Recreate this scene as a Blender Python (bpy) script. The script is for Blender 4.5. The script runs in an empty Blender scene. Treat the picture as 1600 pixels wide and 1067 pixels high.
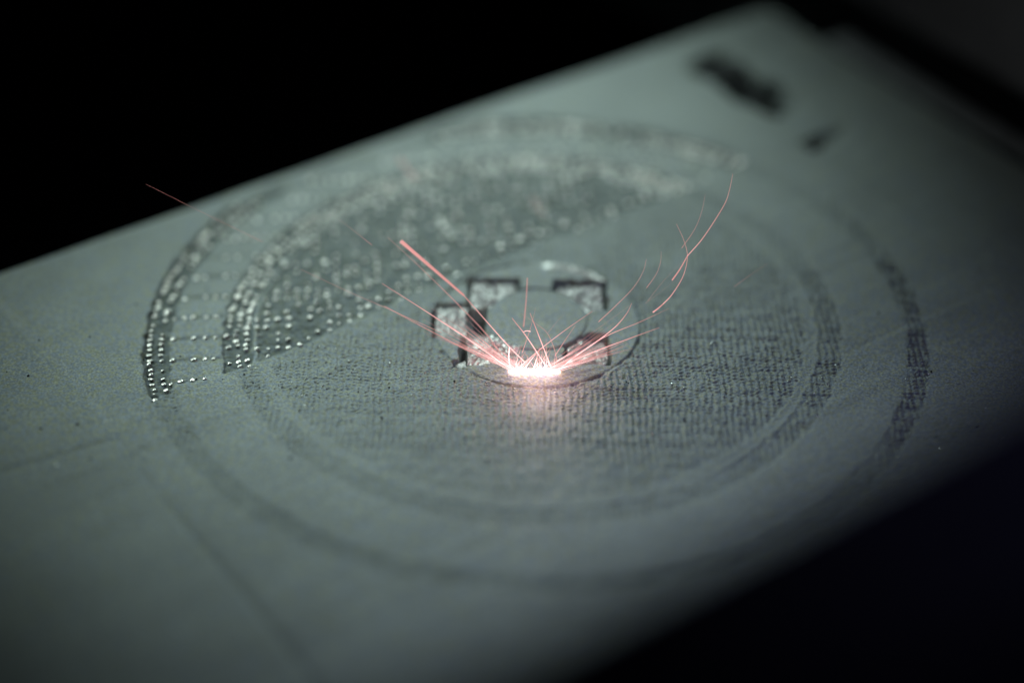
import bpy, math, random
import numpy as np

# ------------------------------------------------------------------ camera, world, lamps, exposure
# Everything is laid out in disc radii (1 unit = the radius of the printed disc, 50 mm) and scaled to metres.
S = 0.05
PITCH = math.radians(36.937)
FPX = 3319.8                                   # focal length in pixels of a 1600 px wide frame
FWD = np.array([0, math.cos(PITCH), -math.sin(PITCH)])
UP = np.array([0, math.sin(PITCH), math.cos(PITCH)])
RT = np.array([1.0, 0, 0])
CAM = np.array([-0.0641, -4.387, 3.2402])
FOCUS = 5.270                                  # depth of the sharp plane, through the glowing line

sc = bpy.context.scene
col = sc.collection
cd = bpy.data.cameras.new('camera')
cam = bpy.data.objects.new('camera', cd)
col.objects.link(cam)
cam.location = CAM * S
cam.rotation_euler = (math.pi / 2 - PITCH, 0, 0)
cd.sensor_width = 36
cd.lens = 36 * FPX / 1600
cd.clip_start = 0.002
cd.clip_end = 20
cd.dof.use_dof = True
cd.dof.focus_distance = FOCUS * S
cd.dof.aperture_fstop = 4.4
sc.camera = cam

w = bpy.data.worlds.new('World')
sc.world = w
w.use_nodes = True
w.node_tree.nodes['Background'].inputs[0].default_value = (0.5, 0.62, 0.8, 1)
w.node_tree.nodes['Background'].inputs[1].default_value = 0.004


def lamp(name, kind, loc, aim, energy, color, **kw):
    ld = bpy.data.lights.new(name, kind)
    ld.energy = energy
    ld.color = color
    for k, v in kw.items():
        setattr(ld, k, v)
    o = bpy.data.objects.new(name, ld)
    col.objects.link(o)
    from mathutils import Vector
    a, b = Vector(np.array(loc) * S), Vector(np.array(aim) * S)
    o.location = a
    o.rotation_euler = (b - a).to_track_quat('-Z', 'Y').to_euler()
    return o


lamp('chamber_lamp', 'SPOT', (-0.30, 4.40, 3.31), (-0.15, 0.70, 0), 2.36, (0.77, 1.0, 0.955),
     spot_size=math.radians(31), spot_blend=1.0, shadow_soft_size=0.022)
lamp('side_lamp', 'SPOT', (-3.72, 1.55, 2.86), (-0.72, -0.20, 0), 1.60, (0.79, 1.0, 0.96),
     spot_size=math.radians(21), spot_blend=1.0, shadow_soft_size=0.03)
lamp('front_fill', 'SPOT', (2.2, -3.2, 4.6), (0.62, -1.0, 0), 0.95, (0.55, 0.52, 1.0),
     spot_size=math.radians(23), spot_blend=1.0, shadow_soft_size=0.05)  # added violet fill to tint the near powder, no such source in the chamber
lamp('plate_fill', 'SPOT', (4.2, 3.6, 3.4), (1.95, 1.75, 0), 0.22, (0.95, 1.0, 0.98),
     spot_size=math.radians(26), spot_blend=1.0, shadow_soft_size=0.05)  # added weak fill that brightens the far plate, not a real lamp

vs = sc.view_settings
vs.view_transform = 'Standard'
vs.look = 'None'
vs.exposure = 0
vs.gamma = 1
vs.use_curve_mapping = False
sc.cycles.use_denoising = True
sc.cycles.denoising_input_passes = 'RGB_ALBEDO_NORMAL'
sc.cycles.denoising_prefilter = 'ACCURATE'
sc.cycles.use_adaptive_sampling = False
sc.cycles.sample_clamp_direct = 16
sc.cycles.sample_clamp_indirect = 4
sc.cycles.max_bounces = 5

rng = np.random.default_rng(11)
random.seed(5)


# ------------------------------------------------------------------ helpers
def ray(px, py):
    return FWD + RT * (px - 800) / FPX - UP * (py - 533.5) / FPX


def on_bed(px, py, z=0.0):
    d = ray(px, py)
    return CAM + d * ((z - CAM[2]) / d[2])


def in_air(px, py, depth):
    return CAM + ray(px, py) * depth


def tag(o, label=None, cat=None, group=None, kind=None):
    for k, v in (('label', label), ('category', cat), ('group', group), ('kind', kind)):
        if v:
            o[k] = v
    return o


def mesh(name, verts, faces, smooth=True):
    """verts in disc radii; faces an (n,3|4) array or a list"""
    me = bpy.data.meshes.new(name)
    v = np.asarray(verts, dtype=np.float64) * S
    if isinstance(faces, np.ndarray):
        n, k = faces.shape
        me.vertices.add(len(v))
        me.vertices.foreach_set('co', v.astype(np.float32).ravel())
        me.loops.add(n * k)
        me.loops.foreach_set('vertex_index', faces.astype(np.int32).ravel())
        me.polygons.add(n)
        me.polygons.foreach_set('loop_start', np.arange(0, n * k, k, dtype=np.int32))
        me.update(calc_edges=True)
        me.validate()
    else:
        me.from_pydata([tuple(p) for p in v], [], faces)
        me.update()
    me.polygons.foreach_set('use_smooth', np.full(len(me.polygons), smooth))
    return me


def obj(name, me, mat, parent=None, loc=None):
    o = bpy.data.objects.new(name, me)
    col.objects.link(o)
    if mat and not me.materials:
        me.materials.append(mat)
    if parent:
        o.parent = parent
    if loc is not None:
        o.location = np.array(loc) * S
    return o


def empty(name, loc):
    o = bpy.data.objects.new(name, None)
    o.empty_display_size = 0.004
    col.objects.link(o)
    o.location = np.array(loc) * S
    return o


def sstep(a, b, x):
    t = np.clip((x - a) / (b - a), 0, 1)
    return t * t * (3 - 2 * t)


_perm = rng.random((4, 256, 256))


def vnoise(x, y, scale, layer=0):
    """smooth value noise in 0..1, one cell = scale"""
    T = _perm[layer % 4]
    u, v = x / scale + 1000.3 + 17 * layer, y / scale + 1000.7 + 31 * layer
    iu, iv = np.floor(u).astype(int), np.floor(v).astype(int)
    fu, fv = u - iu, v - iv
    fu, fv = fu * fu * (3 - 2 * fu), fv * fv * (3 - 2 * fv)
    g = lambda a, b: T[a & 255, b & 255]
    return ((g(iu, iv) * (1 - fu) + g(iu + 1, iv) * fu) * (1 - fv)
            + (g(iu, iv + 1) * (1 - fu) + g(iu + 1, iv + 1) * fu) * fv)


BA = math.radians(34.3)                          # the bed is turned by this against the view
EU = np.array([math.cos(BA), math.sin(BA)])
EV = np.array([-math.sin(BA), math.cos(BA)])
U0, U1, V0, V1 = -4.2, 1.578, -2.30, 0.974       # the bed's rectangle in its own axes


def uv_of(x, y):
    return x * EU[0] + y * EU[1], x * EV[0] + y * EV[1]


def bed_pt(u, v):
    return EU * u + EV * v


# the edge of the fresh powder: beyond it the beads of the disc lie bare
FRONT = np.array([on_bed(*p)[:2] for p in
                  ((-60, 760), (238, 630), (268, 606), (330, 590), (400, 566), (470, 540), (560, 499), (640, 462),
                   (720, 428), (830, 386), (940, 345), (1080, 290), (1180, 246), (1300, 190))])


def bare(x, y):
    """signed distance-like value in radii, positive where the powder is bare of a fresh layer"""
    return y - np.interp(x, FRONT[:, 0], FRONT[:, 1])


# square sockets round the hub, (x0, x1, y0, y1)
HUB = (0.0, 0.018, 0.131)
SOCKETS = {'A': (-0.268, -0.172, -0.058, 0.082), 'B': (-0.181, -0.046, 0.068, 0.197), 'C': (0.044, 0.186, 0.056, 0.192),
           'D': (-0.196, -0.050, -0.176, -0.050), 'E': (0.068, 0.184, -0.176, -0.046), 'gap': (-0.174, -0.128, -0.052, 0.074),
           'notch': (-0.214, -0.178, -0.188, -0.158)}


# ------------------------------------------------------------------ materials
def mat_new(name):
    m = bpy.data.materials.new(name)
    m.use_nodes = True
    nt = m.node_tree
    return m, nt, nt.nodes['Principled BSDF']


def nd(nt, kind, **kw):
    n = nt.nodes.new(kind)
    for k, v in kw.items():
        setattr(n, k, v)
    return n


def noise(nt, co, scale, detail=2.0, rough=0.5):
    n = nd(nt, 'ShaderNodeTexNoise')
    n.inputs['Scale'].default_value = scale
    n.inputs['Detail'].default_value = detail
    n.inputs['Roughness'].default_value = rough
    nt.links.new(co, n.inputs['Vector'])
    return n


def ramp(nt, fac, stops):
    r = nd(nt, 'ShaderNodeValToRGB')
    while len(r.color_ramp.elements) < len(stops):
        r.color_ramp.elements.new(0.5)
    for e, (p, c) in zip(r.color_ramp.elements, stops):
        e.position = p
        e.color = (*c, 1)
    nt.links.new(fac, r.inputs['Fac'])
    return r


def powder_material():
    m, nt, b = mat_new('metal_powder')
    co = nd(nt, 'ShaderNodeTexCoord').outputs['Object']
    grain = noise(nt, co, 3600, 1.5, 0.55)
    tint = noise(nt, co, 2100, 1.5, 0.55)
    cloud = noise(nt, co, 60, 4.0, 0.6)
    c1 = ramp(nt, tint.outputs['Fac'], [(0.36, (0.235, 0.275, 0.315)), (0.50, (0.275, 0.300, 0.290)), (0.64, (0.300, 0.315, 0.225))])
    c2 = ramp(nt, grain.outputs['Fac'], [(0.30, (0.68, 0.68, 0.68)), (0.52, (1, 1, 1)), (0.72, (1.35, 1.35, 1.35))])
    c3 = ramp(nt, cloud.outputs['Fac'], [(0.3, (0.88, 0.88, 0.88)), (0.7, (1.1, 1.1, 1.1))])
    mx = nd(nt, 'ShaderNodeMix', data_type='RGBA', blend_type='MULTIPLY')
    mx.inputs['Factor'].default_value = 1
    nt.links.new(c1.outputs['Color'], mx.inputs['A'])
    nt.links.new(c2.outputs['Color'], mx.inputs['B'])
    my = nd(nt, 'ShaderNodeMix', data_type='RGBA', blend_type='MULTIPLY')
    my.inputs['Factor'].default_value = 1
    nt.links.new(mx.outputs['Result'], my.inputs['A'])
    nt.links.new(c3.outputs['Color'], my.inputs['B'])
    fu = nd(nt, 'ShaderNodeAttribute', attribute_name='groove_shade')  # painted shade of grooves and furrows, multiplied into the powder colour
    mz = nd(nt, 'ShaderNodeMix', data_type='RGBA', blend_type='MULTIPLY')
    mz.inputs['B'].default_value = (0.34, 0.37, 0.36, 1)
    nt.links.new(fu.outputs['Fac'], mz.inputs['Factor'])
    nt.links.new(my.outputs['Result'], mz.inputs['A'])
    nt.links.new(mz.outputs['Result'], b.inputs['Base Color'])
    b.inputs['Metallic'].default_value = 0.0
    b.inputs['Roughness'].default_value = 0.62
    b.inputs['Specular IOR Level'].default_value = 0.35
    vor = nd(nt, 'ShaderNodeTexVoronoi')
    vor.inputs['Scale'].default_value = 3600
    nt.links.new(co, vor.inputs['Vector'])
    bp = nd(nt, 'ShaderNodeBump')
    bp.inputs['Strength'].default_value = 0.32
    bp.inputs['Distance'].default_value = 0.00012
    bp.invert = True
    nt.links.new(vor.outputs['Distance'], bp.inputs['Height'])
    bq = nd(nt, 'ShaderNodeBump')
    bq.inputs['Strength'].default_value = 0.5
    bq.inputs['Distance'].default_value = 0.00012
    nt.links.new(grain.outputs['Fac'], bq.inputs['Height'])
    nt.links.new(bp.outputs['Normal'], bq.inputs['Normal'])
    nt.links.new(bq.outputs['Normal'], b.inputs['Normal'])
    return m


def metal(name, color, rough, metallic=1.0, bump=0.0, scale=3000, vary=0.3):
    m, nt, b = mat_new(name)
    co = nd(nt, 'ShaderNodeTexCoord').outputs['Object']
    n = noise(nt, co, scale, 3.0, 0.6)
    lo, hi = [c * (1 - vary) for c in color], [min(1, c * (1 + vary)) for c in color]
    c = ramp(nt, n.outputs['Fac'], [(0.3, lo), (0.7, hi)])
    nt.links.new(c.outputs['Color'], b.inputs['Base Color'])
    b.inputs['Metallic'].default_value = metallic
    b.inputs['Roughness'].default_value = rough
    if bump:
        bp = nd(nt, 'ShaderNodeBump')
        bp.inputs['Strength'].default_value = bump
        bp.inputs['Distance'].default_value = 0.0002
        nt.links.new(n.outputs['Fac'], bp.inputs['Height'])
        nt.links.new(bp.outputs['Normal'], b.inputs['Normal'])
    return m


M_POWDER = powder_material()
M_BEAD = metal('bead_metal', (0.86, 0.82, 0.76), 0.32, 1.0, 0.2, 6000, 0.12)
M_PATCH = metal('sintered_metal', (0.62, 0.61, 0.58), 0.40, 0.45, 0.3, 3500, 0.35)
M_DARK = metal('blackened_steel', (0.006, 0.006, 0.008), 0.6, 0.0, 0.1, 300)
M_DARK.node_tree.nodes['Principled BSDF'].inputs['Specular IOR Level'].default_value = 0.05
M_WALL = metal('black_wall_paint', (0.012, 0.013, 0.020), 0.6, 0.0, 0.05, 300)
M_RIM = metal('dull_rim_steel', (0.17, 0.17, 0.175), 0.5, 0.5, 0.1, 400)
M_LUMP = metal('dark_lump', (0.008, 0.009, 0.010), 0.8, 0.0, 0.5, 1500)
M_SPECK = metal('oxidised_speck', (0.02, 0.022, 0.024), 0.45, 0.5, 0.0, 3000)


def spark_material():
    m = bpy.data.materials.new('spark_glow')
    m.use_nodes = True
    nt = m.node_tree
    nt.nodes.clear()
    out = nd(nt, 'ShaderNodeOutputMaterial')
    em = nd(nt, 'ShaderNodeEmission')
    at = nd(nt, 'ShaderNodeAttribute', attribute_name='spark_heat')
    r = ramp(nt, at.outputs['Fac'], [(0.0, (1.0, 0.52, 0.43)), (0.15, (1.0, 0.45, 0.42)), (0.5, (1.0, 0.58, 0.57)), (1.0, (1.0, 0.78, 0.78))])
    mul = nd(nt, 'ShaderNodeMath', operation='MULTIPLY')
    mul.inputs[1].default_value = 5.0
    nt.links.new(at.outputs['Fac'], mul.inputs[0])
    nt.links.new(r.outputs['Color'], em.inputs['Color'])
    nt.links.new(mul.outputs[0], em.inputs['Strength'])
    nt.links.new(em.outputs[0], out.inputs['Surface'])
    return m


def emission(name, color, strength):
    m = bpy.data.materials.new(name)
    m.use_nodes = True
    nt = m.node_tree
    nt.nodes.clear()
    out = nd(nt, 'ShaderNodeOutputMaterial')
    em = nd(nt, 'ShaderNodeEmission')
    em.inputs['Color'].default_value = (*color, 1)
    em.inputs['Strength'].default_value = strength
    nt.links.new(em.outputs[0], out.inputs['Surface'])
    return m


M_SPARK = spark_material()
M_MELT = emission('white_hot_melt', (1.0, 0.60, 0.60), 28)


# ------------------------------------------------------------------ the bead layout (needed by the powder relief)
def bead_layout():
    P = []                                             # x, y, size
    y_ = lambda a, r: r * math.sin(a)
    def put(x, y, s):
        if bare(x, y) > -0.004 and uv_of(x, y)[1] < .915:
            P.append((x, y, s))
    for r, step in ((0.957, 0.0205), (0.987, 0.0205), (0.742, 0.0225), (0.766, 0.0225), (0.790, 0.0225)):
        n = int(2 * math.pi * r / step)
        ph = random.random()
        for i in range(n):
            a = (i + ph + random.uniform(-.16, .16)) / n * 2 * math.pi
            if random.random() < (0.22 if y_(a, r) < .25 else 0.24):
                continue
            rr = r + random.gauss(0, 0.0018)
            put(rr * math.cos(a), rr * math.sin(a), random.uniform(.75, 1.25))
    tl = math.radians(-6.0)                             # short rows between the two rings
    for j in range(-8, 14):
        y0 = j * 0.088 + 0.030
        for i in range(-40, 41):
            x, y = i * 0.0265, y0
            x, y = x * math.cos(tl) + y * math.sin(tl), -x * math.sin(tl) + y * math.cos(tl)
            y *= 1.0
            r = math.hypot(x, y)
            if 0.805 < r < 0.94 and random.random() < .78:
                put(x + random.gauss(0, .002), y + random.gauss(0, .0015), random.uniform(.75, 1.1))
    for j in range(-20, 30):                           # the filled field inside the inner ring
        for i in range(-30, 31):
            x, y = i * 0.0265, j * 0.0300
            x, y = x * math.cos(tl) + y * math.sin(tl), -x * math.sin(tl) + y * math.cos(tl)
            r = math.hypot(x, y)
            if 0.285 < r < 0.722 and bare(x, y) > 0.004 and random.random() < (.72 if y < .18 else .46):
                put(x + random.gauss(0, .0022), y + random.gauss(0, .0018), random.uniform(.6, 1.1))
    return np.array(P)


BEADS = bead_layout()


# ------------------------------------------------------------------ the powder bed: one relief sheet
def axis(pts):
    """pts: list of (from, to, step)"""
    out = [pts[0][0]]
    for a, b, s in pts:
        n = max(1, int(round((b - a) / s)))
        out += list(a + (b - a) * (np.arange(n) + 1) / n)
    return np.array(out)


GX = axis([(-4.4, -1.9, .10), (-1.9, -1.03, .009), (-1.03, 1.03, .0027), (1.03, 1.5, .006), (1.5, 3.0, .03)])
GY = axis([(-3.6, -1.5, .06), (-1.5, -.9, .010), (-.9, -.5, .0048), (-.5, .26, .0028), (.26, .6, .0055), (.6, 1.1, .010), (1.1, 1.9, .02)])


def line_groove(d, width):
    return np.exp(-(d / width) ** 2)


def hatch(x, y):
    """scan tracks seen through the powder: broken columns crossed by pits and by a few long rows, 0..1"""
    s1, s2, s3 = 0.0165, 0.0128, 0.043
    tab = np.random.default_rng(3).random((4, 4096))
    xw = x + (vnoise(x, y, .16, 1) - .5) * .012 + (vnoise(x, y, .014, 2) - .5) * .003
    i = np.floor(xw / s1).astype(int)
    yw = y + (vnoise(x, y, .20, 2) - .5) * .014 + x * 0.05 + tab[2][i + 2048] * .006 + (vnoise(x, y, .012, 0) - .5) * .004
    j = np.floor(yw / s3).astype(int)
    px = np.abs(np.sin(math.pi * xw / s1))
    py = np.abs(np.sin(math.pi * yw / s2))
    pz = np.abs(np.sin(math.pi * yw / s3)) ** .35
    ax = .62 + .85 * tab[0][i + 2048]
    az = .2 + .8 * tab[1][j + 2048]
    brk = sstep(.0, .6, vnoise(x, y, .030, 3))
    return (1 - (1 - px) * ax * (.35 + .65 * py) * (.4 + .6 * brk)
            - 1.05 * (1 - py) * px * sstep(.2, .7, vnoise(x, y, .02, 1)) - .60 * (1 - pz) * az)


def rows_(x, y):
    """distance to the nearest short row of beads between the rings"""
    t = math.radians(-6.0)
    q = x * math.sin(t) + y * math.cos(t) - .030
    return q - np.round(q / .088) * .088


def groove_shade(x, y):
    """shade of the hatch grooves and bead furrows, put into the powder colour"""
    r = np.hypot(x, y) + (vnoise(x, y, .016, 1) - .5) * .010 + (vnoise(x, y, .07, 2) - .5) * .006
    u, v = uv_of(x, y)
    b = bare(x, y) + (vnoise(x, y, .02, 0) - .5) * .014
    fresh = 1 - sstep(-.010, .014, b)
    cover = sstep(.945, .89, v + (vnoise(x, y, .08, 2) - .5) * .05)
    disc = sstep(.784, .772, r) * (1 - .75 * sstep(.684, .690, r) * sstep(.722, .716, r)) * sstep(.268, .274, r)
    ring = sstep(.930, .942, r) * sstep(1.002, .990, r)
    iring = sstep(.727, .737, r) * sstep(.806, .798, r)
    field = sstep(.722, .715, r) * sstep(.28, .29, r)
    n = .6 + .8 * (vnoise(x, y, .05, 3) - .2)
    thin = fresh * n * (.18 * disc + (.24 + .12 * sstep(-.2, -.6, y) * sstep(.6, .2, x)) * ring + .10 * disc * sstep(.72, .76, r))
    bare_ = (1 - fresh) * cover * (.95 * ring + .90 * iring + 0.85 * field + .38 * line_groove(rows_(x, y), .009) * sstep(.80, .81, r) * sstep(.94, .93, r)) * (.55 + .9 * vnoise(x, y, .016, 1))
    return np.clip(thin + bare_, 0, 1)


def relief(x, y):
    r = np.hypot(x, y) + (vnoise(x, y, .016, 1) - .5) * .010 + (vnoise(x, y, .07, 2) - .5) * .006
    u, v = uv_of(x, y)
    h = (vnoise(x, y, .55, 0) - .5) * .010 + (vnoise(x, y, .16, 1) - .5) * .0035
    # long drag marks of the wiper along the bed and the shallow edges of older layers across it
    h += (vnoise(u * .06, v, .030, 2) - .5) * .0016
    wob = (vnoise(x, y, .4, 3) - .5) * .035
    h -= line_groove(u + 1.10 + wob, .012) * .0085
    h += sstep(-1.135, -1.085, u + wob) * .003
    h -= line_groove(v + .545 + wob * .3, .009) * .0011 * sstep(.45, .62, u)
    du = v - .185 - (u + 1.1) * -.13
    h -= line_groove(du, .010) * .0018 * sstep(-1.05, -1.12, u)
    b = bare(x, y) + (vnoise(x, y, .02, 0) - .5) * .014
    fresh = 1 - sstep(-.010, .014, b)
    # hatched surface of the disc under a thin layer of powder
    H = hatch(x, y)
    disc = sstep(.786, .770, r) * (1 - sstep(.682, .692, r) * sstep(.724, .714, r)) * sstep(.268, .274, r)
    ring = sstep(.940, .948, r) * sstep(.998, .990, r)
    ampl = .0034 + .0030 * sstep(-.55, .75, x) * (.6 + .4 * sstep(.3, -.3, y))
    h += fresh * disc * (ampl * (H - .7) - .002)
    h += fresh * ring * ((.0030 + .0100 * sstep(.74, .93, x)) * (H - .7) - .001)
    h -= fresh * line_groove(r - .703, .012) * .0015
    # the bare part: lower, furrowed where the beads stand
    inside = sstep(1.004, .992, r)
    open_ = (1 - fresh) * sstep(.945, .89, v + (vnoise(x, y, .08, 2) - .5) * .05)
    fur = sstep(.934, .944, r) * inside + sstep(.727, .737, r) * sstep(.806, .798, r)
    field = sstep(.722, .715, r) * sstep(.28, .29, r)
    h -= open_ * (inside * .006 + fur * .007 + field * .004 + .003 * line_groove(rows_(x, y), .007) * sstep(.80, .81, r) * sstep(.94, .93, r))
    h += open_ * (fur + field) * (vnoise(x, y, .010, 1) - .5) * .005
    # hub plateau and its thin outline
    hub = sstep(.270, .262, r)
    h -= line_groove(np.hypot(x, y) - .267 + (vnoise(x, y, .05, 1) - .5) * .003, .0036) * .0105 * (.55 + .45 * vnoise(x, y, .05, 0))
    h = h * (1 - .6 * hub) + hub * .001
    # grain
    g = np.random.default_rng(8).random(x.shape)
    fine = .0005 + .0002 * disc * fresh
    h += (g - .5) * fine * 1.3 * (1 - .4 * hub) + (vnoise(x, y, .0068, 2) - .5) * fine * 1.5 * (1 - .5 * hub)
    # sockets round the hub bore
    h -= line_groove(np.hypot(x - HUB[0], y - HUB[1]) - HUB[2] - .002, .0035) * .005
    inhub = np.hypot(x - HUB[0], y - HUB[1]) < HUB[2]
    for k, (x0, x1, y0, y1) in SOCKETS.items():
        jx = (vnoise(x, y, .02, 0) - .5) * .012
        m = (x + jx > x0) & (x + jx < x1) & (y + jx > y0) & (y + jx < y1) & ~inhub
        h = np.where(m, -.052, h)
    # two trenches by the far corner
    t1 = sstep(.085, .03, np.abs(u - 1.210 + (vnoise(x, y, .07, 1) - .5) * .06)) * sstep(.42, .58, v) * sstep(.86, .80, v)
    t2 = sstep(.035, .01, np.abs(v - .272 + (vnoise(x, y, .06, 2) - .5) * .03)) * sstep(1.12, 1.15, u) * sstep(1.34, 1.20, u)
    h -= t1 * .085 + t2 * .022
    h -= sstep(1.13, 1.17, u) * sstep(.85, .8, v) * .006
    return h


X, Y = np.meshgrid(GX, GY)
U, V = uv_of(X, Y)
Z = relief(X, Y)
# furrow shadows round each bead: press a small dimple next to it
ny, nx = X.shape
inside = (U > U0) & (U < U1) & (V > V0) & (V < V1)
# verts outside are pulled onto the bed's rim
Uc, Vc = np.clip(U, U0, U1), np.clip(V, V0, V1)
Xc, Yc = Uc * EU[0] + Vc * EV[0], Uc * EU[1] + Vc * EV[1]
idx = np.arange(ny * nx).reshape(ny, nx)
quads = np.stack([idx[:-1, :-1], idx[:-1, 1:], idx[1:, 1:], idx[1:, :-1]], -1).reshape(-1, 4)
keep = inside.ravel()[quads].any(1)
quads = quads[keep]
used, inv = np.unique(quads, return_inverse=True)
vv = np.stack([Xc.ravel(), Yc.ravel(), Z.ravel()], 1)[used]
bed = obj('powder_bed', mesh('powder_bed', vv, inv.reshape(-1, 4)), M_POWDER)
_fa = bed.data.attributes.new('groove_shade', 'FLOAT', 'POINT')
_fa.data.foreach_set('value', groove_shade(vv[:, 0], vv[:, 1]).astype(np.float32))
tag(bed, 'level bed of fine grey green metal powder', 'powder bed', kind='structure')


def prism(name, pts, z0, z1, mat):
    n = len(pts)
    v = [(p[0], p[1], z0) for p in pts] + [(p[0], p[1], z1) for p in pts]
    f = [list(range(n))[::-1], list(range(n, 2 * n))] + [[i, (i + 1) % n, n + (i + 1) % n, n + i] for i in range(n)]
    o = obj(name, mesh(name, v, f, False), mat)
    bv = o.modifiers.new('bevel', 'BEVEL')
    bv.width = 0.0006
    bv.segments = 2
    return tag(o, kind='structure')


def uvrect(u0, u1, v0, v1):
    return [bed_pt(u0, v0), bed_pt(u1, v0), bed_pt(u1, v1), bed_pt(u0, v1)]


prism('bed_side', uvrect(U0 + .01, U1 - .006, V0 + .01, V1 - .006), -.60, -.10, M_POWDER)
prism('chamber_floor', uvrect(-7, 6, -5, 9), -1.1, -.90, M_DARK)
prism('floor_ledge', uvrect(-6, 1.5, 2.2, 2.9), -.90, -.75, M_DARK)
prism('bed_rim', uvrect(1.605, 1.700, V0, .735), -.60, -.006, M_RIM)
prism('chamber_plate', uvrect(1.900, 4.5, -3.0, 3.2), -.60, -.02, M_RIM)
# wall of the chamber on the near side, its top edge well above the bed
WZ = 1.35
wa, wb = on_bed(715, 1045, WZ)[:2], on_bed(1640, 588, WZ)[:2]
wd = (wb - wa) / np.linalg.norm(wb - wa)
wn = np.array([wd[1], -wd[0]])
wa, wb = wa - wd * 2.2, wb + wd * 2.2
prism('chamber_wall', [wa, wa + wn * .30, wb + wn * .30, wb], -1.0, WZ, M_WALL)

# ------------------------------------------------------------------ the printed disc
disc = empty('printed_disc', (0, 0, 0))
tag(disc, 'round metal part in the powder with rows of bright beads along its bare far side', 'printed part')


def bead_mesh():
    seg, rings = 8, 4
    v, f = [], []
    for k in range(rings):
        a = -0.35 + (math.pi / 2 + 0.35) * k / rings
        for s in range(seg):
            b = 2 * math.pi * s / seg
            v.append((math.cos(a) * math.cos(b), math.cos(a) * math.sin(b), math.sin(a)))
    v.append((0, 0, 1))
    for k in range(rings - 1):
        for s in range(seg):
            t = (s + 1) % seg
            f.append([k * seg + s, k * seg + t, (k + 1) * seg + t, (k + 1) * seg + s])
    for s in range(seg):
        f.append([(rings - 1) * seg + s, (rings - 1) * seg + (s + 1) % seg, rings * seg])
    return np.array(v), f


BV, BF = bead_mesh()
BR = 0.0070                                            # bead radius
bm = [mesh('bead', BV * BR * np.array([1, q, 1.0]) + rng.normal(0, BR * .05, BV.shape), BF) for q in (1.0, .85, 1.15)]
zb = relief(BEADS[:, 0][None], BEADS[:, 1][None])[0]
# the sharpest and nearest beads are parts of their own, the rest one mass
order = np.argsort(np.abs(BEADS[:, 1] + 0.22) + .25 * np.abs(BEADS[:, 0] + .5))
for n, i in enumerate(order[:300]):
    x, y, s = BEADS[i]
    o = obj('bead', bm[n % 3], M_BEAD, disc, (x, y, zb[i] + BR * .40 * s))
    o.scale = (s, s, s * random.uniform(.32, .60))
    o.rotation_euler = (random.gauss(0, .2), random.gauss(0, .2), random.uniform(0, 6.28))
vs_, fs_ = [], []
for i in order[300:]:
    x, y, s = BEADS[i]
    k = len(vs_) * len(BV)
    vs_.append(BV * BR * s * np.array([1, 1, random.uniform(.34, .75)]) * random.uniform(.95, 1.25) + np.array([x, y, zb[i] + BR * .40 * s]))
    fs_ += [[a + k for a in f] for f in BF]
tag(obj('bead_field', mesh('bead_field', np.concatenate(vs_), fs_), M_BEAD, disc), kind='stuff')


def rough_patch(name, x0, x1, y0, y1, top, amp, seed, gap=(.010, .004, .004, .012), step=.0040, cut=True):
    """a lump of sintered metal: a rough top with steep sides, bored out round the hub"""
    x0, x1, y0, y1 = x0 + gap[0], x1 - gap[1], y0 + gap[2], y1 - gap[3]
    nx, ny = max(4, int((x1 - x0) / step)), max(4, int((y1 - y0) / step))
    xs, ys = np.meshgrid(np.linspace(x0, x1, nx), np.linspace(y0, y1, ny))
    g = np.random.default_rng(seed)
    xs = xs + (vnoise(xs, ys, .02, seed) - .5) * .010
    ys = ys + (vnoise(xs, ys, .02, seed + 1) - .5) * .010
    zs = top + (vnoise(xs, ys, .013, seed) - .5) * amp * 1.6 + (vnoise(xs, ys, .005, seed + 1) - .5) * amp * 1.1 + g.normal(0, amp * .12, xs.shape)
    rr = np.hypot(xs - HUB[0], ys - HUB[1])
    if cut:
        lip = sstep(.020, .004, np.abs(rr - HUB[2] - .010))
        zs += lip * .008
    ed = np.minimum(np.minimum(np.arange(nx)[None, :], np.arange(nx)[None, ::-1]), np.minimum(np.arange(ny)[:, None], np.arange(ny)[::-1, None]))
    zs = np.where(ed == 0, -.06, zs)
    if cut:
        zs = np.where(rr < HUB[2] - .004, -.06, zs)
    idx = np.arange(nx * ny).reshape(ny, nx)
    q = np.stack([idx[:-1, :-1], idx[:-1, 1:], idx[1:, 1:], idx[1:, :-1]], -1).reshape(-1, 4)
    zf = zs.ravel()
    q = q[~(zf[q] < -.055).all(1)]
    us, inv = np.unique(q, return_inverse=True)
    v = np.stack([xs.ravel(), ys.ravel(), zf], 1)[us]
    return obj(name, mesh(name, v, inv.reshape(-1, 4), False), M_PATCH, disc)


for k, lab, top in (('A', 'square metal patch left of the hub', -.004), ('B', 'metal patch in the far left corner round the hub', -.008),
                    ('C', 'metal patch in the far right corner round the hub', -.012), ('D', 'metal patch in the near left corner round the hub', -.003),
                    ('E', 'metal patch in the near right corner round the hub', -.016)):
    p = rough_patch('metal_patch', *SOCKETS[k], top, .0062, ord(k), gap={'C': (.007, .013, .0, .009), 'D': (.016, -.012, .002, .003), 'E': (.0, .006, .002, .010)}.get(k, (.006, .005, .002, .008)))
    p['label'] = lab
# thin bright flake at the near left of the hub outline
fl = np.array([on_bed(711, 566), on_bed(727, 566), on_bed(729, 579), on_bed(720, 571)])
fv = np.concatenate([fl + np.array([[0, 0, -.010], [0, 0, .005], [0, 0, -.002], [0, 0, -.009]]), fl + [0, 0, -.02]])
obj('metal_flake', mesh('metal_flake', fv, [[0, 3, 2, 1], [0, 1, 5, 4], [1, 2, 6, 5], [2, 3, 7, 6], [3, 0, 4, 7]], False), M_PATCH, disc)


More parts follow.
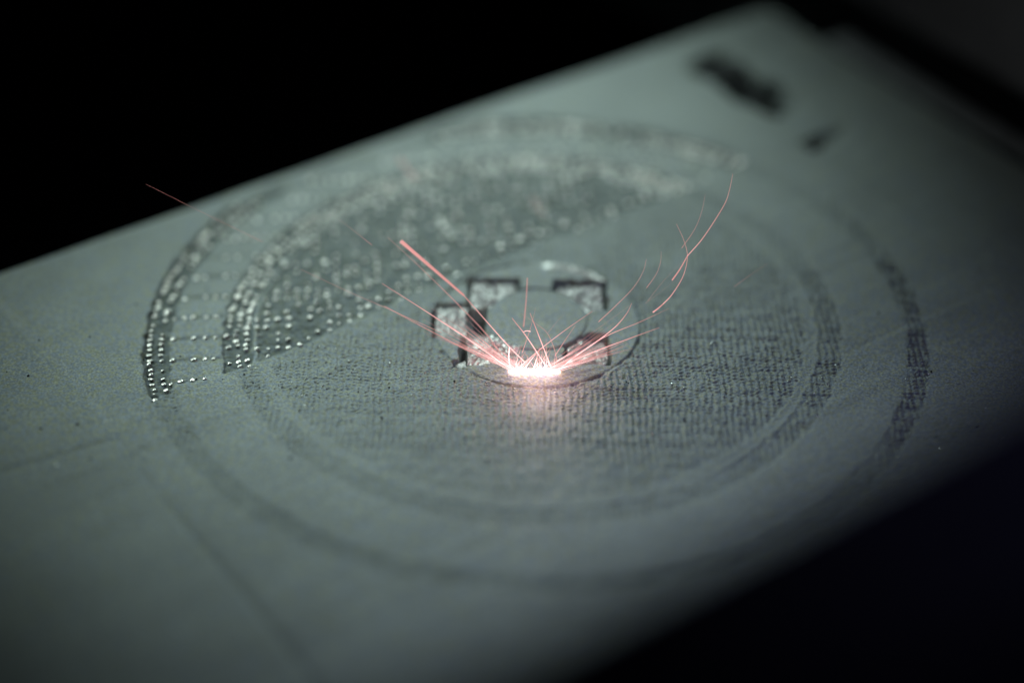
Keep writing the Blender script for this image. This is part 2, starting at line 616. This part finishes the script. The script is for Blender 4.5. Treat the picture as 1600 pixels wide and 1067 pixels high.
def arc_ridge(name, r, a0, a1, width, height, mat, seed):
    """a crumbly arc of bare metal along the hub outline"""
    n = max(8, int(abs(a1 - a0) * r / .004))
    g = np.random.default_rng(seed)
    v, f = [], []
    for i in range(n + 1):
        a = math.radians(0) + a0 + (a1 - a0) * i / n
        t = max(0.0, math.sin(math.pi * i / n)) ** .5
        wd_, ht = width * t * g.uniform(.6, 1.2) + 1e-4, height * t * g.uniform(.5, 1.2)
        for k in range(5):
            b = math.pi * k / 4
            rr = r + wd_ * math.cos(b)
            v.append((rr * math.cos(a), rr * math.sin(a), -.0005 + ht * math.sin(b)))
    for i in range(n):
        for k in range(4):
            f.append([i * 5 + k, (i + 1) * 5 + k, (i + 1) * 5 + k + 1, i * 5 + k + 1])
    return obj(name, mesh(name, v, f, False), mat, disc)


R_ = math.radians
arc_ridge('rim_arc', .258, R_(46), R_(90), .015, .0075, M_PATCH, 1)['label'] = 'bright crescent of bare metal on the far side of the hub'
arc_ridge('rim_arc', .268, R_(232), R_(268), .0016, .0055, M_BEAD, 2)['label'] = 'thin bright arc on the near side of the hub'

# ------------------------------------------------------------------ loose grains and specks
ICO = np.array([(0, 0, 1)] + [(.894 * math.cos(a), .894 * math.sin(a), .447) for a in np.arange(5) * 1.2566]
               + [(.894 * math.cos(a), .894 * math.sin(a), -.447) for a in np.arange(5) * 1.2566 + .6283] + [(0, 0, -1)])
ICF = [[0, 1 + i, 1 + (i + 1) % 5] for i in range(5)] + [[1 + i, 6 + i, 1 + (i + 1) % 5] for i in range(5)] \
    + [[6 + i, 6 + (i + 1) % 5, 1 + (i + 1) % 5] for i in range(5)] + [[11, 6 + (i + 1) % 5, 6 + i] for i in range(5)]
ICF = np.array(ICF)


def grains(name, x, y, r, mat, lift=.3):
    z = relief(x[None], y[None])[0]
    n = len(x)
    g = np.random.default_rng(n)
    v = ICO[None] * (r[:, None, None] * g.uniform(.7, 1.3, (n, 12, 1))) + np.stack([x, y, z + r * lift], 1)[:, None]
    f = (ICF[None] + (np.arange(n) * 12)[:, None, None]).reshape(-1, 3)
    return obj(name, mesh(name, v.reshape(-1, 3), f, False), mat)


g = np.random.default_rng(21)
n = 3000
gx, gy = g.uniform(-1.4, 1.3, n), g.normal(-.22, .22, n)
rr = np.hypot(gx, gy)
ok = (bare(gx, gy) < -.01) & (np.abs(gy + .22) < .6) & ((rr > .27)) & (((rr < .775) & (np.abs(rr - .705) > .02)) | ((rr > .935) & (rr < .998)) | (g.random(n) < .12))
u_, v_ = uv_of(gx, gy)
tag(grains('powder_grain', gx[ok], gy[ok], g.uniform(.0010, .0026, ok.sum()), metal('grain_metal', (.58, .60, .56), .30, 0.35, 0, 2000, .3)),
    'coarse glinting grains strewn over the hatched powder', 'powder grain', kind='stuff')
n = 80
gx, gy = g.uniform(-1.4, 1.2, n), g.normal(-.25, .25, n)
ok = (np.hypot(gx, gy) > .28)
tag(grains('dark_speck', gx[ok], gy[ok], g.uniform(.0015, .0034, ok.sum()), M_SPECK), 'dark specks of spatter scattered over the powder', 'speck', kind='stuff')


def dark_lump(name, x, y, z, sx, sy, sz, rot, seed):
    import bmesh
    b = bmesh.new()
    bmesh.ops.create_icosphere(b, subdivisions=3, radius=1)
    g = np.random.default_rng(seed)
    for q in b.verts:
        c = np.array(q.co)
        k = 1 + .55 * (vnoise(np.array([c[0] * 1.3 + c[2]]), np.array([c[1] * 1.3 - c[2]]), .5, seed)[0] - .5) + g.normal(0, .04)
        q.co = [c[0] * k * sx * S, c[1] * k * sy * S, c[2] * k * sz * S]
    me = bpy.data.meshes.new(name)
    b.to_mesh(me)
    b.free()
    o = obj(name, me, M_LUMP, None, (x, y, z))
    o.rotation_euler[2] = rot
    return o


for (u0, v0, su, sv, sz, lab) in ((1.215, .735, .072, .090, .055, 'largest black lump in the trench by the far corner of the bed'),
                                  (1.205, .570, .040, .125, .040, 'middle black lump in the trench by the far corner'),
                                  (1.175, .276, .045, .016, .016, 'small black crumb at the near end of the far trench')):
    p = bed_pt(u0, v0)  # near-black lumps sunk in the trench to make it darker
    tag(dark_lump('black_lump', p[0], p[1], -.035, su, sv, sz, BA, int(u0 * 100 + v0 * 1000)), lab, 'dark_lump', 'black lumps in the far trench')

# ------------------------------------------------------------------ the white-hot line under the laser
LX0, LX1, LY = -0.073, 0.055, -0.207
root = empty('melt_line', ((LX0 + LX1) / 2, LY, 0))
tag(root, 'blinding white hot line of melting powder where the laser scans', 'melt line')
g = np.random.default_rng(4)
v, f = [], []
n, k = 60, 8
for i in range(n + 1):
    t = i / n
    e = min(1, 5 * min(t, 1 - t) + .35)
    for s in range(k):
        a = 2 * math.pi * s / k
        up = math.sin(a)
        hgt = .0062 * e * (1 + (.75 * g.random() if up > .3 else 0))
        v.append((LX0 + (LX1 - LX0) * t - (LX0 + LX1) / 2, math.cos(a) * .0050 * e, .0030 + up * hgt))
for i in range(n):
    for s in range(k):
        f.append([i * k + s, (i + 1) * k + s, (i + 1) * k + (s + 1) % k, i * k + (s + 1) % k])
f += [list(range(k)), [n * k + s for s in range(k)][::-1]]
obj('molten_bead', mesh('molten_bead', v, f), M_MELT, root)


def plume():
    m = bpy.data.materials.new('glowing_vapour')
    m.use_nodes = True
    nt = m.node_tree
    nt.nodes.clear()
    out = nd(nt, 'ShaderNodeOutputMaterial')
    pv = nd(nt, 'ShaderNodeVolumePrincipled')
    pv.inputs['Color'].default_value = (.8, .6, .6, 1)
    pv.inputs['Density'].default_value = 0
    pv.inputs['Emission Color'].default_value = (1, .50, .48, 1)
    co = nd(nt, 'ShaderNodeTexCoord').outputs['Object']
    mp = nd(nt, 'ShaderNodeVectorMath', operation='MULTIPLY')
    hx, hy, hz = (LX1 - LX0) / 2 + .030, .045, .085
    mp.inputs[1].default_value = (1 / (hx * S), 1 / (hy * S), 1 / (hz * S))
    nt.links.new(co, mp.inputs[0])
    ln = nd(nt, 'ShaderNodeVectorMath', operation='LENGTH')
    nt.links.new(mp.outputs[0], ln.inputs[0])
    sb = nd(nt, 'ShaderNodeMath', operation='SUBTRACT', use_clamp=True)
    sb.inputs[0].default_value = 1
    nt.links.new(ln.outputs['Value'], sb.inputs[1])
    pw = nd(nt, 'ShaderNodeMath', operation='POWER')
    pw.inputs[1].default_value = 2.2
    nt.links.new(sb.outputs[0], pw.inputs[0])
    ml = nd(nt, 'ShaderNodeMath', operation='MULTIPLY')
    ml.inputs[1].default_value = 45
    nt.links.new(pw.outputs[0], ml.inputs[0])
    nt.links.new(ml.outputs[0], pv.inputs['Emission Strength'])
    nt.links.new(pv.outputs[0], out.inputs['Volume'])
    vv, ff = [], []
    sg, rg = 24, 10
    for a in range(rg + 1):
        t = math.pi / 2 * a / rg
        for s in range(sg):
            b = 2 * math.pi * s / sg
            vv.append((hx * math.cos(t) * math.cos(b), hy * math.cos(t) * math.sin(b), hz * math.sin(t)))
    for a in range(rg):
        for s in range(sg):
            ff.append([a * sg + s, a * sg + (s + 1) % sg, (a + 1) * sg + (s + 1) % sg, (a + 1) * sg + s])
    ff += [list(range(sg))[::-1]]
    o = obj('vapour_plume', mesh('vapour_plume', vv, ff), m, root, (0, 0, .004))
    return tag(o, kind='stuff')


plume()
pl = bpy.data.lights.new('melt_glow', 'POINT')       # the light the flash throws on the powder around it
pl.energy = 0.0018
pl.color = (1.0, 0.57, 0.56)
pl.shadow_soft_size = 0.045 * S
po = bpy.data.objects.new('melt_glow', pl)
col.objects.link(po)
po.parent = root
po.location = (0.012 * S, -.075 * S, .085 * S)


# ------------------------------------------------------------------ sparks
def spark(pts, width, heat, depth=0.0, drift=0.0, taper=(.25, 1.0), label=None, group=None):
    """pts: the streak's course, far end first; width in photo pixels at the hot end; depth: offset from the sharp plane"""
    P = np.array([in_air(px, py, FOCUS + depth + drift * (1 - i / (len(pts) - 1))) for i, (px, py) in enumerate(pts)])
    Q = []                                             # Catmull-Rom through the points
    E = np.concatenate([[2 * P[0] - P[1]], P, [2 * P[-1] - P[-2]]])
    for i in range(len(P) - 1):
        a, b, c, d = E[i:i + 4]
        m = 8
        for t in np.arange(m) / m:
            Q.append(.5 * (2 * b + (c - a) * t + (2 * a - 5 * b + 4 * c - d) * t * t + (3 * b - a - 3 * c + d) * t ** 3))
    Q.append(P[-1])
    Q = np.array(Q)
    T = np.gradient(Q, axis=0)
    T /= np.linalg.norm(T, axis=1)[:, None]
    A = np.cross(T, FWD)
    A /= np.linalg.norm(A, axis=1)[:, None]
    B = np.cross(T, A)
    n, k = len(Q), 5
    s = np.linspace(0, 1, n)
    h0, h1 = heat if isinstance(heat, tuple) else (heat * .25, heat)
    ht = h0 + (h1 - h0) * s ** 1.3
    rad = np.clip(ht / .15, .12, 1) * .85 * width / 2 * FOCUS / FPX * (taper[0] + (taper[1] - taper[0]) * s)
    ang = 2 * math.pi * np.arange(k) / k
    v = Q[:, None] + rad[:, None, None] * (np.cos(ang)[None, :, None] * A[:, None] + np.sin(ang)[None, :, None] * B[:, None])
    idx = np.arange(n * k).reshape(n, k)
    f = np.stack([idx[:-1], np.roll(idx[:-1], -1, 1), np.roll(idx[1:], -1, 1), idx[1:]], -1).reshape(-1, 4)
    base = v.mean((0, 1))
    me = mesh('spark', v.reshape(-1, 3) - base, f)
    at = me.attributes.new('spark_heat', 'FLOAT', 'POINT')
    at.data.foreach_set('value', np.repeat(np.maximum(ht, .15), k).astype(np.float32))
    o = obj('spark', me, M_SPARK, None, base)
    tag(o, label, 'spark', group or 'sparks thrown up by the laser')
    return o


# long and singular streaks, far end first
spark([(626, 377), (675, 419), (725, 462)], 7.5, (.17, .13), depth=-.06, taper=(1, .6), label='thickest pink spark streak, above and left of the hub')
spark([(725, 462), (760, 502), (794, 540), (820, 566)], 1.7, (.14, .45), depth=-.02, taper=(1, 1), label='long spark streak running on from the thickest one down to the white line')
spark([(606, 371), (660, 421), (715, 475), (763, 526), (796, 575)], 2.6, (.03, .16), depth=.06, taper=(.9, .8), label='soft spark streak just below the thickest pink one')
spark([(597, 443), (660, 483), (730, 529), (796, 576)], 1.6, (.09, .5), taper=(.8, 1.1), label='bright straight spark crossing the square metal patch left of the hub')
spark([(600, 478), (678, 520), (740, 552), (797, 578)], 2.2, (.07, .25), depth=.05, taper=(.9, .8), label='soft spark skimming the lower edge of the left metal patch')
spark([(470, 421), (545, 456), (612, 485), (690, 520)], 1.2, (.06, .11), taper=(.6, 1), label='long faint spark far out to the left of the left metal patch')
spark([(228, 288), (320, 334), (410, 378)], 0.8, (.04, .11), depth=.02, taper=(.8, .9), label='faint lone spark crossing the black far edge of the bed')
spark([(525, 340), (552, 360), (581, 383)], 1.0, (.04, .10), taper=(.6, 1), label='short faint spark among the beads above the left metal patch')
spark([(622, 246), (650, 282)], 4, (.075, .075), depth=.62, taper=(1, 1), label='blurred pink spark smudge near the far edge of the bed')
spark([(833, 308), (847, 335)], 4, (.05, .05), depth=.55, taper=(1, 1), label='blurred pink spark smudge beyond the far rim of the hub')
spark([(800, 497), (824, 528), (854, 574)], 1.9, (.11, .5), depth=-.02, taper=(.8, 1), label='bright spark leaning left over the middle of the hub')
spark([(824, 434), (822, 470), (818, 511)], 2.8, (.07, .11), depth=.07, taper=(1, .9), label='soft upright spark over the far rim of the hub')
spark([(828, 489), (842, 525), (861, 574)], 2.0, (.09, .45), taper=(.7, 1), label='steep spark standing on the middle of the white line')
spark([(817, 519), (823, 517), (829, 518)], 1.4, (.3, .4), taper=(1, 1), label='tiny level spark hanging over the middle of the hub')
spark([(837, 481), (829, 512), (816, 551)], 1.2, (.05, .22), taper=(.5, 1), label='thin spark leaning right over the middle of the hub')
spark([(815, 490), (838, 506), (856, 522), (868, 552), (869, 572)], 1.1, (.05, .25), taper=(.6, 1), label='thin spark bending over and down to the right end of the line')
spark([(796, 542), (795, 558), (797, 576)], 1.5, (.6, .9), taper=(1, 1), label='short upright white spark at the left end of the line')
spark([(926, 486), (880, 518), (840, 549), (812, 574)], 1.4, (.10, .5), taper=(.6, 1), label='straight spark slanting up right across the hub')
spark([(899, 508), (884, 530), (867, 556)], 1.2, (.08, .25), taper=(.6, 1), label='short steep spark inside the right rim of the hub')
spark([(882, 489), (870, 503), (856, 520)], .9, (.02, .06), taper=(.6, 1), label='very faint short spark over the hub')
spark([(987, 474), (979, 490), (962, 510), (936, 531), (900, 556), (873, 577)], 1.7, (.08, .55), taper=(.6, 1.1), label='spark curling up at its tip inside the right edge of the hub outline')
spark([(1030, 512), (983, 529), (935, 547), (890, 566), (868, 580)], 1.9, (.08, .65), taper=(.6, 1.1), label='lowest bright spark running out right across the hub outline')
spark([(1045, 482), (1000, 503), (938, 530), (872, 577)], 1.4, (.04, .4), taper=(.6, 1.1), label='long spark rising right beyond the hub outline')
spark([(1145, 272), (1139, 300), (1130, 323), (1099, 371), (1074, 400)], 1.4, (.08, .22), taper=(.7, 1), label='longest curved spark at the upper right, reaching the far beads')
spark([(1074, 400), (1062, 421), (1050, 438)], 2.9, (.11, .14), taper=(.8, 1), label='short thick spark where two curved streaks cross at the right')
spark([(1057, 350), (1069, 377), (1074, 402), (1067, 432), (1050, 460), (1036, 475)], 1.5, (.07, .24), taper=(.6, 1), label='hook shaped curved spark at the right')
spark([(1036, 475), (1028, 482), (1020, 488)], 2.8, (.15, .2), taper=(.7, 1), label='thick tail end of the hook shaped spark')
spark([(1102, 304), (1096, 332), (1085, 359), (1065, 388)], 1.1, (.05, .10), taper=(.6, 1), label='faint curved spark left of the longest curved one')
spark([(1069, 407), (1052, 423), (1035, 441), (1012, 470)], .9, (.02, .05), taper=(.6, 1), label='faint straight spark under the hook shaped one')
spark([(1199, 412), (1175, 428), (1147, 448)], 1.0, (.02, .045), taper=(.6, 1), label='lone faint spark far out on the right hatched area')
spark([(1010, 405), (1005, 424), (990, 449), (963, 477), (935, 503)], 1.2, (.07, .16), taper=(.6, 1), label='curved spark rising just right of the far right metal patch')
spark([(1033, 393), (1032, 410), (1025, 429), (1010, 450)], 1.0, (.06, .13), taper=(.6, 1), label='small curved spark between the hub and the hook shaped spark')
spark([(1062, 432), (1030, 458), (1008, 474)], .8, (.02, .045), taper=(.6, 1), label='very faint straight spark beside the hook shaped one')
# the fine fans at both ends of the line
rs = random.Random(9)
for i in range(34):
    ln, a = rs.uniform(45, 165) * (1 if i % 3 else 1.2), R_(rs.uniform(22, 42))
    x, y = 797 + rs.uniform(-4, 26), 578 + rs.uniform(-4, 2)
    q = [(x - ln * math.cos(a), y - ln * math.sin(a) - 0.0005 * ln * ln * rs.uniform(-.4, .6)), (x - ln * .5 * math.cos(a), y - ln * .5 * math.sin(a)), (x, y)]
    spark(q, rs.uniform(.6, 1.3), (.05, rs.uniform(.2, .55)), depth=rs.uniform(-.05, .05), drift=rs.uniform(-.06, .06), taper=(.5, 1),
          label='one of the thin pink sparks fanning out left from the white line', group='fine sparks fanning left')
for i in range(44):
    ln, a = rs.uniform(30, 135) * (1 if i % 3 else 1.25), R_(rs.uniform(14, 36))
    x, y = 868 + rs.uniform(-22, 6), 578 + rs.uniform(-5, 3)
    q = [(x + ln * math.cos(a), y - ln * math.sin(a) - .0008 * ln * ln * rs.uniform(-.3, .8)), (x + ln * .5 * math.cos(a), y - ln * .5 * math.sin(a)), (x, y)]
    spark(q, rs.uniform(.6, 1.4), (.05, rs.uniform(.2, .6)), depth=rs.uniform(-.06, .06), drift=rs.uniform(-.06, .06), taper=(.5, 1),
          label='one of the thin pink sparks fanning out right from the white line', group='fine sparks fanning right')
for i in range(34):
    ln, a = rs.uniform(14, 48), R_(rs.uniform(40, 140))
    x, y = rs.uniform(800, 870), 576
    q = [(x + ln * math.cos(a), y - ln * math.sin(a)), (x + ln * .5 * math.cos(a) + rs.uniform(-1, 1), y - ln * .5 * math.sin(a)), (x, y)]
    spark(q, rs.uniform(.8, 1.5), (.10, rs.uniform(.4, .9)), depth=rs.uniform(-.03, .03), taper=(.5, 1),
          label='one of the short sparks bristling straight up from the white line', group='short sparks standing on the line')
